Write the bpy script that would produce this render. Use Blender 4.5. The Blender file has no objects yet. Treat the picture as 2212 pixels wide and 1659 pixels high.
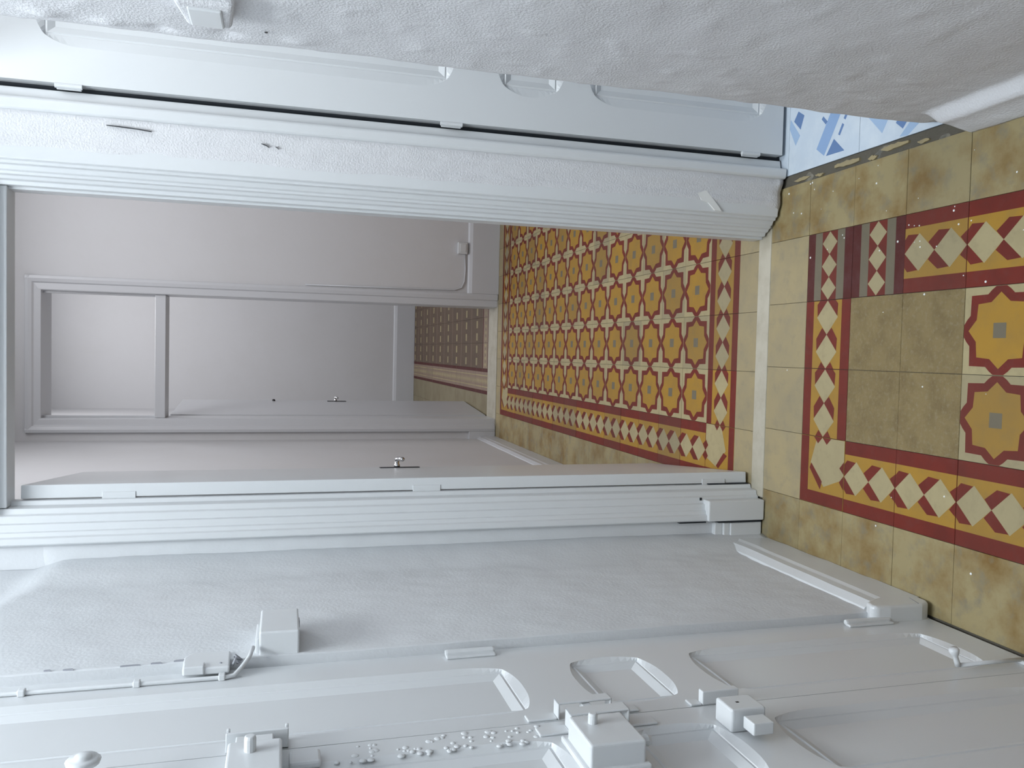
import bpy, bmesh, math, random
from mathutils import Vector, Matrix, noise
random.seed(7)

# ------------------------------------------------------------------ camera
sc = bpy.context.scene
F_PX, PITCH, YAW, ROLL = 1775.6, 0.27324, -0.03893, -0.012725
CAM = Vector((0.02473, -2.16109, 1.52509))
cy, sy, cp, sp = math.cos(YAW), math.sin(YAW), math.cos(PITCH), math.sin(PITCH)
right0 = Vector((cy, -sy, 0)); fh = Vector((sy, cy, 0)); up0 = Vector((0, 0, 1))
fwd = fh * cp - up0 * sp
down0 = -(fh * sp + up0 * cp)
cr, sr = math.cos(ROLL), math.sin(ROLL)
rt = right0 * cr + down0 * sr
dn = -right0 * sr + down0 * cr
cam_data = bpy.data.cameras.new('camera')
cam_data.sensor_fit = 'HORIZONTAL'; cam_data.sensor_width = 36.0
cam_data.lens = F_PX / 2212 * 36.0
cam_data.clip_start = 0.02
cam = bpy.data.objects.new('camera', cam_data)
sc.collection.objects.link(cam)
# the phone was held on its side: picture right is down in the room
M = Matrix((dn, rt, -fwd)).transposed().to_4x4()
M.translation = CAM
cam.matrix_world = M
sc.camera = cam

# ------------------------------------------------------------------ world, lights, exposure
w = bpy.data.worlds.new('world'); sc.world = w; w.use_nodes = True
w.node_tree.nodes['Background'].inputs[0].default_value = (0.75, 0.85, 1, 1)
w.node_tree.nodes['Background'].inputs[1].default_value = 0.3
vs = sc.view_settings
vs.view_transform = 'Standard'; vs.look = 'None'; vs.gamma = 1.0; vs.use_curve_mapping = False
vs.exposure = 0.0

def area(name, loc, rot, sx, sy_, power, col):
    l = bpy.data.lights.new(name, 'AREA'); l.shape = 'RECTANGLE'
    l.size = sx; l.size_y = sy_; l.energy = power; l.color = col
    o = bpy.data.objects.new(name, l); o.location = loc; o.rotation_euler = rot
    sc.collection.objects.link(o); return o
R = math.radians
area('entry_skylight', (0.0, -1.35, 3.66), (0, 0, 0), 0.5, 1.3, 64, (0.885, 0.955, 1.0))
area('hall_skylight', (0.75, 2.0, 3.42), (0, 0, 0), 1.2, 1.6, 43, (0.95, 0.965, 1.0))
area('back_room_light', (0.5, 5.6, 4.15), (0, 0, 0), 1.4, 1.8, 60, (0.97, 0.975, 1.0))
area('side_room_light', (1.25, -0.75, 3.12), (0, 0, 0), 0.6, 0.8, 18, (0.95, 0.98, 1.0))

# ------------------------------------------------------------------ materials
def mat(name, col, rough=0.5, var=None, vscale=6.0, vfac=0.5, bump=0.0, bscale=40.0, metal=0.0, var2=None, v2scale=25.0, v2fac=0.3, stretch=None, coat=0.0, spec=0.5, tilevar=None):
    m = bpy.data.materials.new(name); m.use_nodes = True
    nt = m.node_tree; b = nt.nodes['Principled BSDF']
    b.inputs['Roughness'].default_value = rough; b.inputs['Metallic'].default_value = metal
    b.inputs['Coat Weight'].default_value = coat; b.inputs['Coat Roughness'].default_value = 0.15
    b.inputs['Specular IOR Level'].default_value = spec
    geo = nt.nodes.new('ShaderNodeNewGeometry')
    mp = nt.nodes.new('ShaderNodeMapping'); nt.links.new(geo.outputs['Position'], mp.inputs['Vector'])
    if stretch: mp.inputs['Scale'].default_value = stretch
    c = (*col, 1)
    last = None
    def layer(prev, colr, scale, fac, lo=0.42, hi=0.68):
        n = nt.nodes.new('ShaderNodeTexNoise'); n.inputs['Scale'].default_value = scale; n.inputs['Detail'].default_value = 5; n.inputs['Roughness'].default_value = 0.6
        nt.links.new(mp.outputs['Vector'], n.inputs['Vector'])
        r = nt.nodes.new('ShaderNodeMapRange'); r.inputs[1].default_value = lo; r.inputs[2].default_value = hi; r.inputs[4].default_value = fac
        nt.links.new(n.outputs['Fac'], r.inputs[0])
        x = nt.nodes.new('ShaderNodeMix'); x.data_type = 'RGBA'
        nt.links.new(r.outputs[0], x.inputs[0])
        if prev is None: x.inputs[6].default_value = c
        else: nt.links.new(prev, x.inputs[6])
        x.inputs[7].default_value = (*colr, 1)
        return x.outputs[2]
    if var: last = layer(last, var, vscale, vfac)
    if var2: last = layer(last, var2, v2scale, v2fac, 0.52, 0.72)
    if tilevar:
        oi = nt.nodes.new('ShaderNodeObjectInfo')
        pw = nt.nodes.new('ShaderNodeMath'); pw.operation = 'POWER'; pw.inputs[1].default_value = 3.0
        nt.links.new(oi.outputs['Random'], pw.inputs[0])
        mu = nt.nodes.new('ShaderNodeMath'); mu.operation = 'MULTIPLY'; mu.inputs[1].default_value = 0.5
        nt.links.new(pw.outputs[0], mu.inputs[0])
        x = nt.nodes.new('ShaderNodeMix'); x.data_type = 'RGBA'
        nt.links.new(mu.outputs[0], x.inputs[0]); nt.links.new(last, x.inputs[6]); x.inputs[7].default_value = (*tilevar, 1)
        last = x.outputs[2]
    if last is None: b.inputs['Base Color'].default_value = c
    else: nt.links.new(last, b.inputs['Base Color'])
    if bump:
        n = nt.nodes.new('ShaderNodeTexNoise'); n.inputs['Scale'].default_value = bscale; n.inputs['Detail'].default_value = 4
        nt.links.new(mp.outputs['Vector'], n.inputs['Vector'])
        bp = nt.nodes.new('ShaderNodeBump'); bp.inputs['Strength'].default_value = bump; bp.inputs['Distance'].default_value = 0.01
        nt.links.new(n.outputs['Fac'], bp.inputs['Height']); nt.links.new(bp.outputs[0], b.inputs['Normal'])
    return m

GLOSS = mat('white_gloss_paint', (0.665, 0.685, 0.70), 0.32, bump=0.03, bscale=38, stretch=(1, 1, 0.12), coat=0.15)
PLASTER = mat('white_plaster', (0.655, 0.675, 0.695), 0.62, bump=0.10, bscale=120, var=(0.62, 0.63, 0.65), vscale=3.0, vfac=0.5)
ROUGH = mat('rough_white_plaster', (0.665, 0.67, 0.69), 0.65, bump=0.26, bscale=210, var=(0.62, 0.62, 0.645), vscale=2.5, vfac=0.6)
WARM = mat('pale_grey_plaster', (0.615, 0.615, 0.63), 0.6, bump=0.08, bscale=30, var=(0.58, 0.575, 0.58), vscale=1.5, vfac=0.5)
WARMGLOSS = mat('pale_grey_gloss_paint', (0.585, 0.595, 0.62), 0.35, bump=0.06, bscale=30, stretch=(1, 1, 0.15), coat=0.1)
CEIL = mat('ceiling_paint', (0.78, 0.79, 0.80), 0.8)
DARKGAP = mat('gap_shade_and_crack', (0.012, 0.016, 0.022), 0.8)  # near-black for shade painted into gaps, also the plaster cracks
STEEL = mat('brushed_steel', (0.55, 0.55, 0.56), 0.25, metal=1.0)
DARKSTEEL = mat('dark_steel', (0.05, 0.05, 0.055), 0.4, metal=0.6)
WIRE = mat('grey_wire', (0.30, 0.31, 0.34), 0.5)
GROUT = mat('dark_grout', (0.10, 0.09, 0.07), 0.9, bump=0.3, bscale=60)
MORTAR = mat('broken_mortar', (0.13, 0.125, 0.11), 0.95, bump=0.8, bscale=70, var=(0.33, 0.30, 0.23), vscale=30, vfac=0.8)
MARBLE = mat('pale_marble', (0.432, 0.4032, 0.324), 0.4, var=(0.3024, 0.2664, 0.1944), vscale=12, vfac=0.6)
DIRT = (0.13, 0.11, 0.07)
TAN = mat('tan_cement', (0.308, 0.252, 0.132), 0.55, var=(0.195, 0.118, 0.036), vscale=8, vfac=1.0, var2=(0.20, 0.18, 0.13), v2scale=20, v2fac=0.8, bump=0.06, tilevar=(0.20, 0.18, 0.12), spec=0.25)
TANPALE = mat('pale_tan_cement', (0.345, 0.28, 0.155), 0.6, var=(0.266, 0.231, 0.154), vscale=8, vfac=0.7, var2=(0.217, 0.196, 0.14), v2scale=24, v2fac=0.5, bump=0.06, tilevar=(0.22, 0.19, 0.13), spec=0.25)
CREAM = mat('cream_cement', (0.375, 0.315, 0.175), 0.6, var=(0.325, 0.27, 0.15), vscale=14, vfac=0.6, var2=DIRT, v2scale=30, v2fac=0.2, tilevar=(0.17, 0.15, 0.11), spec=0.25)
RED = mat('oxide_red_cement', (0.150, 0.0185, 0.0105), 0.6, var=(0.098, 0.016, 0.0105), vscale=12, vfac=0.6, var2=(0.132, 0.0462, 0.0396), v2scale=28, v2fac=0.3, tilevar=(0.10, 0.04, 0.03), spec=0.25)
YELLOW = mat('ochre_yellow_cement', (0.350, 0.195, 0.026), 0.6, var=(0.285, 0.165, 0.034), vscale=8, vfac=0.7, var2=(0.24, 0.155, 0.05), v2scale=20, v2fac=0.4, tilevar=(0.16, 0.12, 0.06), spec=0.25)
GREY = mat('grey_cement', (0.1488, 0.1271, 0.0868), 0.55, var=(0.1302, 0.1116, 0.0806), vscale=20, vfac=0.6, spec=0.25)
MAROON = mat('maroon_cement', (0.075, 0.0145, 0.0115), 0.6, var=(0.09, 0.03375, 0.03375), vscale=22, vfac=0.6, spec=0.25)
CONCRETE = mat('rough_concrete', (0.235, 0.178, 0.085), 0.85, var=(0.156, 0.1131, 0.0546), vscale=16, vfac=0.7, var2=(0.2808, 0.2418, 0.156), v2scale=90, v2fac=0.6, bump=0.5, bscale=130, tilevar=(0.16, 0.13, 0.07), spec=0.25)
BROWN = mat('brown_cement', (0.125, 0.085, 0.058), 0.6, var=(0.095, 0.07, 0.052), vscale=6, vfac=0.7, spec=0.25)
PINK = mat('dusty_pink_cement', (0.235, 0.165, 0.12), 0.6, var=(0.18, 0.135, 0.0975), vscale=14, vfac=0.6)
OLIVE = mat('olive_tan_cement', (0.225, 0.1913, 0.1125), 0.5, var=(0.165, 0.1275, 0.0675), vscale=6, vfac=0.7)
BLUEWHITE = mat('blue_white_ceramic', (0.55, 0.63, 0.72), 0.2, var=(0.62, 0.69, 0.76), vscale=14, vfac=0.9)
BLUELIGHT = mat('light_blue_glaze', (0.26, 0.39, 0.62), 0.2)
BLUEMID = mat('mid_blue_glaze', (0.13, 0.22, 0.42), 0.2)
BLUESOFT = mat('soft_blue_glaze', (0.34, 0.47, 0.66), 0.2)
SPECK = mat('white_paint_drip', (0.8, 0.8, 0.78), 0.5)

# ------------------------------------------------------------------ helpers
COL = sc.collection
def link(name, me, parent=None, loc=None):
    o = bpy.data.objects.new(name, me); COL.objects.link(o)
    if parent: o.parent = parent
    if loc: o.location = loc
    return o
def tag(o, label=None, cat=None, group=None, kind=None):
    if label: o['label'] = label
    if cat: o['category'] = cat
    if group: o['group'] = group
    if kind: o['kind'] = kind
    return o
def struct(o, label, cat): return tag(o, label, cat, kind='structure')
def empty(name, loc=(0, 0, 0), rz=0.0):
    o = bpy.data.objects.new(name, None); COL.objects.link(o)
    o.location = loc; o.rotation_euler = (0, 0, rz); o.empty_display_size = 0.05
    return o

class MB:
    """collects solids, builds one mesh object"""
    def __init__(s): s.v = []; s.f = []; s.m = []
    def add(s, verts, faces, mi=0):
        n = len(s.v); s.v += [tuple(v) for v in verts]
        for f in faces: s.f.append([i + n for i in f]); s.m.append(mi)
        return s
    def box(s, a, b, mi=0):
        x0, x1 = sorted((a[0], b[0])); y0, y1 = sorted((a[1], b[1])); z0, z1 = sorted((a[2], b[2]))
        v = [(x0, y0, z0), (x1, y0, z0), (x1, y1, z0), (x0, y1, z0), (x0, y0, z1), (x1, y0, z1), (x1, y1, z1), (x0, y1, z1)]
        return s.add(v, [(0, 3, 2, 1), (4, 5, 6, 7), (0, 1, 5, 4), (1, 2, 6, 5), (2, 3, 7, 6), (3, 0, 4, 7)], mi)
    def prism(s, prof, axis, a, b, mi=0):
        """closed 2-D outline extruded along axis from a to b; outline uses the other two axes in order"""
        n = len(prof)
        def p(q, t):
            return {0: (t, q[0], q[1]), 1: (q[0], t, q[1]), 2: (q[0], q[1], t)}[axis]
        v = [p(q, a) for q in prof] + [p(q, b) for q in prof]
        f = [tuple(range(n))[::-1], tuple(range(n, 2 * n))] + [(i, (i + 1) % n, n + (i + 1) % n, n + i) for i in range(n)]
        return s.add(v, f, mi)
    def lathe(s, prof, origin, axis, n=16, mi=0):
        """prof = [(radius, along)]"""
        ax = Vector(axis).normalized(); t = Vector((0, 0, 1)) if abs(ax.z) < 0.9 else Vector((1, 0, 0))
        e1 = ax.cross(t).normalized(); e2 = ax.cross(e1); o = Vector(origin)
        v = []; f = []
        for r, h in prof:
            for k in range(n):
                a = 2 * math.pi * k / n
                v.append(o + ax * h + (e1 * math.cos(a) + e2 * math.sin(a)) * max(r, 1e-5))
        for i in range(len(prof) - 1):
            for k in range(n): f.append((i * n + k, i * n + (k + 1) % n, (i + 1) * n + (k + 1) % n, (i + 1) * n + k))
        f.append(tuple(range(n))[::-1]); f.append(tuple(range((len(prof) - 1) * n, len(prof) * n)))
        return s.add(v, f, mi)
    def tube(s, pts, r, n=8, mi=0):
        pts = [Vector(p) for p in pts]; v = []; f = []
        prev = None
        for i, p in enumerate(pts):
            d = (pts[min(i + 1, len(pts) - 1)] - pts[max(i - 1, 0)]).normalized()
            t = prev if prev else (Vector((0, 0, 1)) if abs(d.z) < 0.9 else Vector((1, 0, 0)))
            e1 = (t - d * t.dot(d)).normalized(); e2 = d.cross(e1); prev = e1
            for k in range(n):
                a = 2 * math.pi * k / n; v.append(p + (e1 * math.cos(a) + e2 * math.sin(a)) * r)
        for i in range(len(pts) - 1):
            for k in range(n): f.append((i * n + k, i * n + (k + 1) % n, (i + 1) * n + (k + 1) % n, (i + 1) * n + k))
        f.append(tuple(range(n))[::-1]); f.append(tuple(range((len(pts) - 1) * n, len(pts) * n)))
        return s.add(v, f, mi)
    def build(s, name, mats, parent=None, bevel=0.0, smooth=False, seg=2, loc=None):
        me = bpy.data.meshes.new(name); me.from_pydata(s.v, [], s.f)
        for m in (mats if isinstance(mats, (list, tuple)) else [mats]): me.materials.append(m)
        me.polygons.foreach_set('material_index', s.m)
        bm = bmesh.new(); bm.from_mesh(me); bmesh.ops.recalc_face_normals(bm, faces=bm.faces); bm.to_mesh(me); bm.free()
        if smooth:
            me.polygons.foreach_set('use_smooth', [True] * len(me.polygons))
        o = link(name, me, parent, loc)
        if bevel:
            b = o.modifiers.new('round', 'BEVEL'); b.width = bevel; b.segments = seg; b.limit_method = 'ANGLE'; b.angle_limit = R(35)
            if hasattr(b, 'harden_normals'): b.harden_normals = False
        return o

def nz(x, y, z=0.0): return noise.noise(Vector((x, y, z)))
def sstep(a, b, x):
    t = max(0.0, min(1.0, (x - a) / (b - a))); return t * t * (3 - 2 * t)

def relief(name, o, u, v, n, us, vs_, func, thick, material, parent=None, keep_edge=False):
    """a slab of plaster: grid over o + a*u + b*v, pushed along n by func(a, b); closed behind"""
    o, u, v, n = Vector(o), Vector(u), Vector(v), Vector(n)
    nu, nv = len(us), len(vs_)
    verts = []; faces = []
    for b in vs_:
        for a in us: verts.append(o + u * a + v * b + n * func(a, b))
    for j in range(nv - 1):
        for i in range(nu - 1): faces.append((j * nu + i, j * nu + i + 1, (j + 1) * nu + i + 1, (j + 1) * nu + i))
    k = len(verts)
    ring = [i for i in range(nu)] + [j * nu + nu - 1 for j in range(1, nv)] + [(nv - 1) * nu + i for i in range(nu - 2, -1, -1)] + [j * nu for j in range(nv - 2, 0, -1)]
    for r in ring:
        a, b = us[r % nu], vs_[r // nu]
        verts.append(o + u * a + v * b - n * thick)
    m = len(ring)
    for i in range(m): faces.append((ring[i], k + i, k + (i + 1) % m, ring[(i + 1) % m]))
    faces.append(tuple(range(k, k + m)))
    me = bpy.data.meshes.new(name); me.from_pydata([tuple(p) for p in verts], [], faces); me.materials.append(material)
    bm = bmesh.new(); bm.from_mesh(me); bmesh.ops.recalc_face_normals(bm, faces=bm.faces); bm.to_mesh(me); bm.free()
    nf = (nu - 1) * (nv - 1)
    for i, p in enumerate(me.polygons): p.use_smooth = i < nf
    return link(name, me, parent)
def lin(a, b, n): return [a + (b - a) * i / (n - 1) for i in range(n)]

# ------------------------------------------------------------------ tile meshes
T = 0.2
def tile_mesh(name, sx, sy_, layers, mats, gap=0.0012, ch=0.0006):
    """a cement tile: chamfered slab plus thin inlaid colour fields (points in tile units -0.5..0.5)"""
    hx, hy = sx / 2 - gap / 2, sy_ / 2 - gap / 2
    ix, iy = hx - ch, hy - ch
    v = []; f = []; m = []
    for (a, b, z) in ((ix, iy, 0), (hx, hy, -ch), (hx, hy, -0.011)):
        v += [(-a, -b, z), (a, -b, z), (a, b, z), (-a, b, z)]
    f.append((0, 1, 2, 3)); m.append(0)
    for r in (0, 4):
        for i in range(4): f.append((r + i, r + 4 + i, r + 4 + (i + 1) % 4, r + (i + 1) % 4)); m.append(0)
    f.append((8, 11, 10, 9)); m.append(0)
    cx, cy_ = ix / sx, iy / sy_
    for k, (poly, mi) in enumerate(layers):
        lv = mats[mi][1]
        n0 = len(v)
        for (a, b) in poly:
            v.append((max(-cx, min(cx, a)) * sx, max(-cy_, min(cy_, b)) * sy_, 0.00018 * lv))
        f.append(tuple(range(n0, n0 + len(poly)))); m.append(mi)
    me = bpy.data.meshes.new(name); me.from_pydata(v, [], f)
    for q in mats: me.materials.append(q[0])
    me.polygons.foreach_set('material_index', m)
    me.update()
    return me

def ccw(p):
    a = sum(p[i][0] * p[(i + 1) % len(p)][1] - p[(i + 1) % len(p)][0] * p[i][1] for i in range(len(p)))
    return p if a > 0 else p[::-1]

def star_layers():
    def sym(pts):
        out = []
        for q in range(4):
            c, s_ = [(1, 0), (0, 1), (-1, 0), (0, -1)][q]
            out += [(x * c - y * s_, x * s_ + y * c) for x, y in pts]
        return out
    red = sym([(0.5, -0.07), (0.5, 0.07), (0.455, 0.125), (0.408, 0.175), (0.402, 0.402), (0.175, 0.408), (0.125, 0.455)])
    yel = sym([(0.428, 0.0), (0.318, 0.125), (0.302, 0.302), (0.125, 0.318)])
    sq = [(-0.085, -0.085), (0.085, -0.085), (0.085, 0.085), (-0.085, 0.085)]
    return [(ccw(red), 1), (ccw(yel), 2), (sq, 3)]
STAR = tile_mesh('star_tile', T, T, star_layers(), [(CREAM, 0), (RED, 1), (YELLOW, 2), (GREY, 3)])

def border_layers(y0=0.315, dh=0.235):
    """pattern runs along local x; red stripes along both long sides"""
    L = []
    L.append(([(-0.5, -y0), (0.5, -y0), (0.5, y0), (-0.5, y0)], 1))
    for c in (-0.25, 0.25):
        L.append(([(c - 0.25, 0), (c, -dh), (c + 0.25, 0), (c, dh)], 2))
    for p in (-0.5, 0.0, 0.5):
        for s_ in (1, -1):
            q = [(p, 0.0), (p + 0.235, s_ * (dh - 0.012)), (p + 0.06, s_ * dh), (p - 0.10, s_ * 0.105)]
            q = [(max(-0.5, min(0.5, a)), b) for a, b in q]
            if p == 0.5: q = [(0.5, 0), (0.5, s_ * 0.175), (0.40, s_ * 0.105)]
            if p == -0.5: q = [(-0.5, 0), (-0.265, s_ * (dh - 0.012)), (-0.44, s_ * dh), (-0.5, s_ * 0.175)]
            L.append((ccw(q), 3))
    return L
BORDER = tile_mesh('border_tile', T, T, border_layers(), [(RED, 0), (YELLOW, 1), (CREAM, 2), (RED, 3)])
CORNER = tile_mesh('corner_tile', T, T, [
    ([(-0.5, -0.5), (-0.31, -0.5), (-0.31, 0.5), (-0.5, 0.5)], 1), ([(-0.31, 0.31), (0.5, 0.31), (0.5, 0.5), (-0.31, 0.5)], 1),
    (ccw([(0.5, -0.5), (0.5, 0.12), (0.1, 0.26), (-0.22, -0.06), (-0.05, -0.5)]), 2),
    (ccw([(-0.27, 0.02), (-0.15, -0.02), (0.10, 0.24), (0.02, 0.28)]), 3),
    (ccw([(0.5, 0.0), (0.5, 0.2), (0.4, 0.1)]), 3), (ccw([(0.5, 0.0), (0.5, -0.2), (0.4, -0.1)]), 3),
    (ccw([(0.0, -0.5), (-0.2, -0.5), (-0.1, -0.4)]), 3), (ccw([(0.02, -0.5), (0.2, -0.5), (0.1, -0.4)]), 3)],
    [(YELLOW, 0), (RED, 1), (CREAM, 1), (RED, 2)])
def stripe_layers():
    L = [([(-0.5, -0.33), (0.5, -0.33), (0.5, -0.17), (-0.5, -0.17)], 1), ([(-0.5, 0.17), (0.5, 0.17), (0.5, 0.33), (-0.5, 0.33)], 1),
         ([(-0.5, -0.17), (0.5, -0.17), (0.5, 0.17), (-0.5, 0.17)], 2)]
    for c in (-0.33, 0.0, 0.33):
        L.append(([(c - 0.165, 0), (c, -0.165), (c + 0.165, 0), (c, 0.165)], 3))
    return L
STRIPE = tile_mesh('stripe_tile', T, T, stripe_layers(), [(MAROON, 0), (GREY, 1), (RED, 1), (CREAM, 2)])
PLAIN = tile_mesh('plain_tile', T, T, [], [(TAN, 0)])
PALE = tile_mesh('pale_tile', T, T, [], [(TANPALE, 0)])
ROUGHT = tile_mesh('rough_tile', T, T, [], [(CONCRETE, 0)])
DASH = tile_mesh('dash_tile', T, T, [
    (ccw([(-0.40, 0.38), (-0.10, 0.38), (-0.10, 0.5), (-0.40, 0.5)]), 1), (ccw([(0.10, 0.38), (0.40, 0.38), (0.40, 0.5), (0.10, 0.5)]), 1),
    (ccw([(-0.5, -0.5), (0.5, -0.5), (0.5, -0.46), (-0.5, -0.46)]), 2)],
    [(BROWN, 0), (CREAM, 1), (PINK, 1)])
PINKB = tile_mesh('pink_border_tile', T, T, [
    ([(-0.5, 0.36), (0.5, 0.36), (0.5, 0.5), (-0.5, 0.5)], 1), ([(-0.5, -0.5), (0.5, -0.5), (0.5, -0.36), (-0.5, -0.36)], 1),
    ([(-0.5, 0.20), (0.5, 0.20), (0.5, 0.24), (-0.5, 0.24)], 2), ([(-0.5, -0.24), (0.5, -0.24), (0.5, -0.2), (-0.5, -0.2)], 2)] +
    [(ccw([(c, 0), (c + 0.1, 0.14), (c + 0.2, 0), (c + 0.1, -0.14)]), 2) for c in (-0.45, -0.2, 0.05, 0.3)],
    [(PINK, 0), (MAROON, 1), (CREAM, 1)])
OLIVET = tile_mesh('olive_tile', T, T, [], [(OLIVE, 0)])

def put_tile(me, parent, cx, cy_, rz=0.0, jit=0.0004, sx=1.0, sy_=1.0, name='tile'):
    o = link(name, me, parent)
    o.location = (cx, cy_, random.uniform(-jit, jit))
    o.rotation_euler = (random.uniform(-1, 1) * 0.0015, random.uniform(-1, 1) * 0.0015, rz)
    o.scale = (sx, sy_, 1)
    return o

# ------------------------------------------------------------------ entry floor
def bed(name, x0, x1, y0, y1, label, m=GROUT):
    o = MB().box((x0, y0, -0.15), (x1, y1, -0.0045)).build(name, m)
    return struct(o, label, 'floor')
floor = bed('floor', -0.66, 0.66, -3.5, 0.27, 'entry hall floor of patterned red, ochre and cream cement tiles')
H = math.pi / 2
XR = 0.566          # outer edge of the cut tan tiles on the right side
XL = -0.59
for j in range(-6, 1):                      # rows, y from j*T to (j+1)*T
    yc = j * T + T / 2
    for i in range(-3, 3):
        xc = i * T + T / 2
        if i == 2:
            wd = XR - 0.4; put_tile(PLAIN, floor, 0.4 + wd / 2, yc, 0, sx=wd / T)
        elif i == -3:
            wd = -0.4 - XL; put_tile(PLAIN, floor, -0.4 - wd / 2, yc, 0, sx=wd / T)
        elif j == 0: put_tile(PALE, floor, xc, yc)
        elif j == -1:
            if i == -2: put_tile(CORNER, floor, xc, yc)
            elif i == 1: put_tile(STRIPE, floor, xc, yc, 0)
            else: put_tile(BORDER, floor, xc, yc, math.pi)
        elif i == -2: put_tile(BORDER, floor, xc, yc, -H)
        elif i == 1: put_tile(STRIPE if j == -2 else BORDER, floor, xc, yc, 0 if j == -2 else -H)
        elif j in (-2, -3): put_tile(ROUGHT, floor, xc, yc)
        else: put_tile(STAR, floor, xc, yc)
# the tiled floor goes on behind the photographer
mb = MB()
for j in range(-17, -6):
    for i in range(-3, 3):
        x0 = XL if i == -3 else i * T; x1 = XR if i == 2 else (i + 1) * T
        mb.box((x0 + 0.0008, j * T + 0.0008, -0.011), (x1 - 0.0008, j * T + T - 0.0008, 0), 0 if i in (-3, 2) else (1 if i in (-2, 1) else 2))
rest = mb.build('plain_tiles', [TAN, RED, CREAM], floor); rest['kind'] = 'stuff'
# paint drips on the tiles
mb = MB()
for k in range(46):
    if k < 26: x, y = random.uniform(0.30, 0.56), random.uniform(-0.75, 0.12)
    else: x, y = random.uniform(-0.58, 0.4), random.uniform(-0.8, 0.18)
    r = random.uniform(0.0012, 0.0034)
    mb.lathe([(r, 0.0006), (r * 0.9, 0.0014), (r * 0.4, 0.0019)], (x, y, 0), (0, 0, 1), 7)
d = mb.build('paint_drips', SPECK, floor); d['kind'] = 'stuff'

# broken mortar joint along the side room floor
us = lin(-0.62, 0.16, 90); vs_ = lin(0.0, 0.040, 12)
mo = relief('mortar_joint', (0.564, 0, -0.007), (0, 1, 0), (1, 0, 0), (0, 0, 1), us, vs_,
            lambda a, b: 0.004 * nz(a * 30, b * 40) + 0.010 * max(0.0, nz(a * 11, b * 35, 3) - 0.05) * sstep(0.036, 0.022, b), 0.01, MORTAR)
mo.parent = floor
mb = MB()
for (y0, y1, x0, x1) in ((0.085, 0.005, 0.572, 0.582), (-0.02, -0.06, 0.569, 0.577), (-0.11, -0.215, 0.574, 0.588), (-0.25, -0.285, 0.568, 0.578), (-0.30, -0.40, 0.578, 0.592), (-0.43, -0.47, 0.570, 0.580)):
    n = 8; top = []; bot = []
    for i in range(n + 1):
        y = y0 + (y1 - y0) * i / n; k = math.sin(math.pi * i / n) ** 0.6
        top.append((x1 - (1 - k) * 0.004 + random.uniform(-0.002, 0.002), y)); bot.append((x0 + (1 - k) * 0.005 + random.uniform(-0.002, 0.002), y))
    mb.prism(top + bot[::-1], 2, -0.006, 0.001 + random.uniform(0, 0.002))
mb.build('mortar_lumps', TANPALE, floor, bevel=0.001)['kind'] = 'stuff'

# marble threshold between the entry and the hall
th = MB().box((-0.43, 0.196, -0.05), (0.60, 0.266, 0.003)).build('trim_1', MARBLE, None, bevel=0.003)
struct(th, 'narrow worn cream stone threshold strip across the open doorway', 'threshold')

# ------------------------------------------------------------------ side room floor, blue ceramic
sf = bed('floor_side', 0.60, 1.95, -1.3, 0.30, 'side room floor of glossy pale blue ceramic tiles')
BT = 0.33
def blue_tile_mesh(name, polys):
    h = BT / 2
    return tile_mesh(name, BT, BT, polys, [(BLUEWHITE, 0), (BLUELIGHT, 1), (BLUEMID, 1), (BLUESOFT, 1)], gap=0.002)
def wp(cx, cy_, pts): return ccw([((x - cx) / BT, (y - cy_) / BT) for x, y in pts])
cx0, cy0 = 0.60 + BT / 2, 0.12 - BT / 2
near_polys = [
    (wp(cx0, cy0, [(0.625, -0.057), (0.652, -0.020), (0.765, -0.095), (0.742, -0.135)]), 1),
    (wp(cx0, cy0, [(0.622, -0.066), (0.664, -0.100), (0.620, -0.148)]), 2),
    (wp(cx0, cy0, [(0.775, 0.115), (0.713, 0.063), (0.687, 0.085), (0.745, 0.119)]), 3),
    (wp(cx0, cy0, [(0.790, 0.076), (0.764, 0.097), (0.731, 0.062), (0.770, 0.045)]), 2),
    (wp(cx0, cy0, [(0.735, -0.040), (0.715, -0.060), (0.722, -0.068), (0.742, -0.048)]), 2),
    (wp(cx0, cy0, [(0.672, -0.118), (0.700, -0.135), (0.694, -0.143), (0.667, -0.126)]), 2),
    (wp(cx0, cy0, [(0.712, -0.140), (0.735, -0.155), (0.729, -0.163), (0.706, -0.148)]), 2),
    (wp(cx0, cy0, [(0.80, 0.02), (0.86, -0.03), (0.84, -0.06), (0.78, -0.01)]), 1),
    (wp(cx0, cy0, [(0.84, 0.09), (0.90, 0.03), (0.88, 0.0), (0.82, 0.06)]), 3),
    (wp(cx0, cy0, [(0.80, -0.14), (0.86, -0.18), (0.83, -0.20)]), 2)]
BL0 = blue_tile_mesh('blue_tile', near_polys)
for a in range(4):
    for b in range(-1, 4):
        yy = cy0 - b * BT
        if yy + BT / 2 > 0.46 or yy - BT / 2 < -1.4: continue
        put_tile(BL0, sf, cx0 + a * BT, yy, 0 if (a + b) % 2 == 0 else H * ((a * 3 + b) % 4), jit=0.0)

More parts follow.
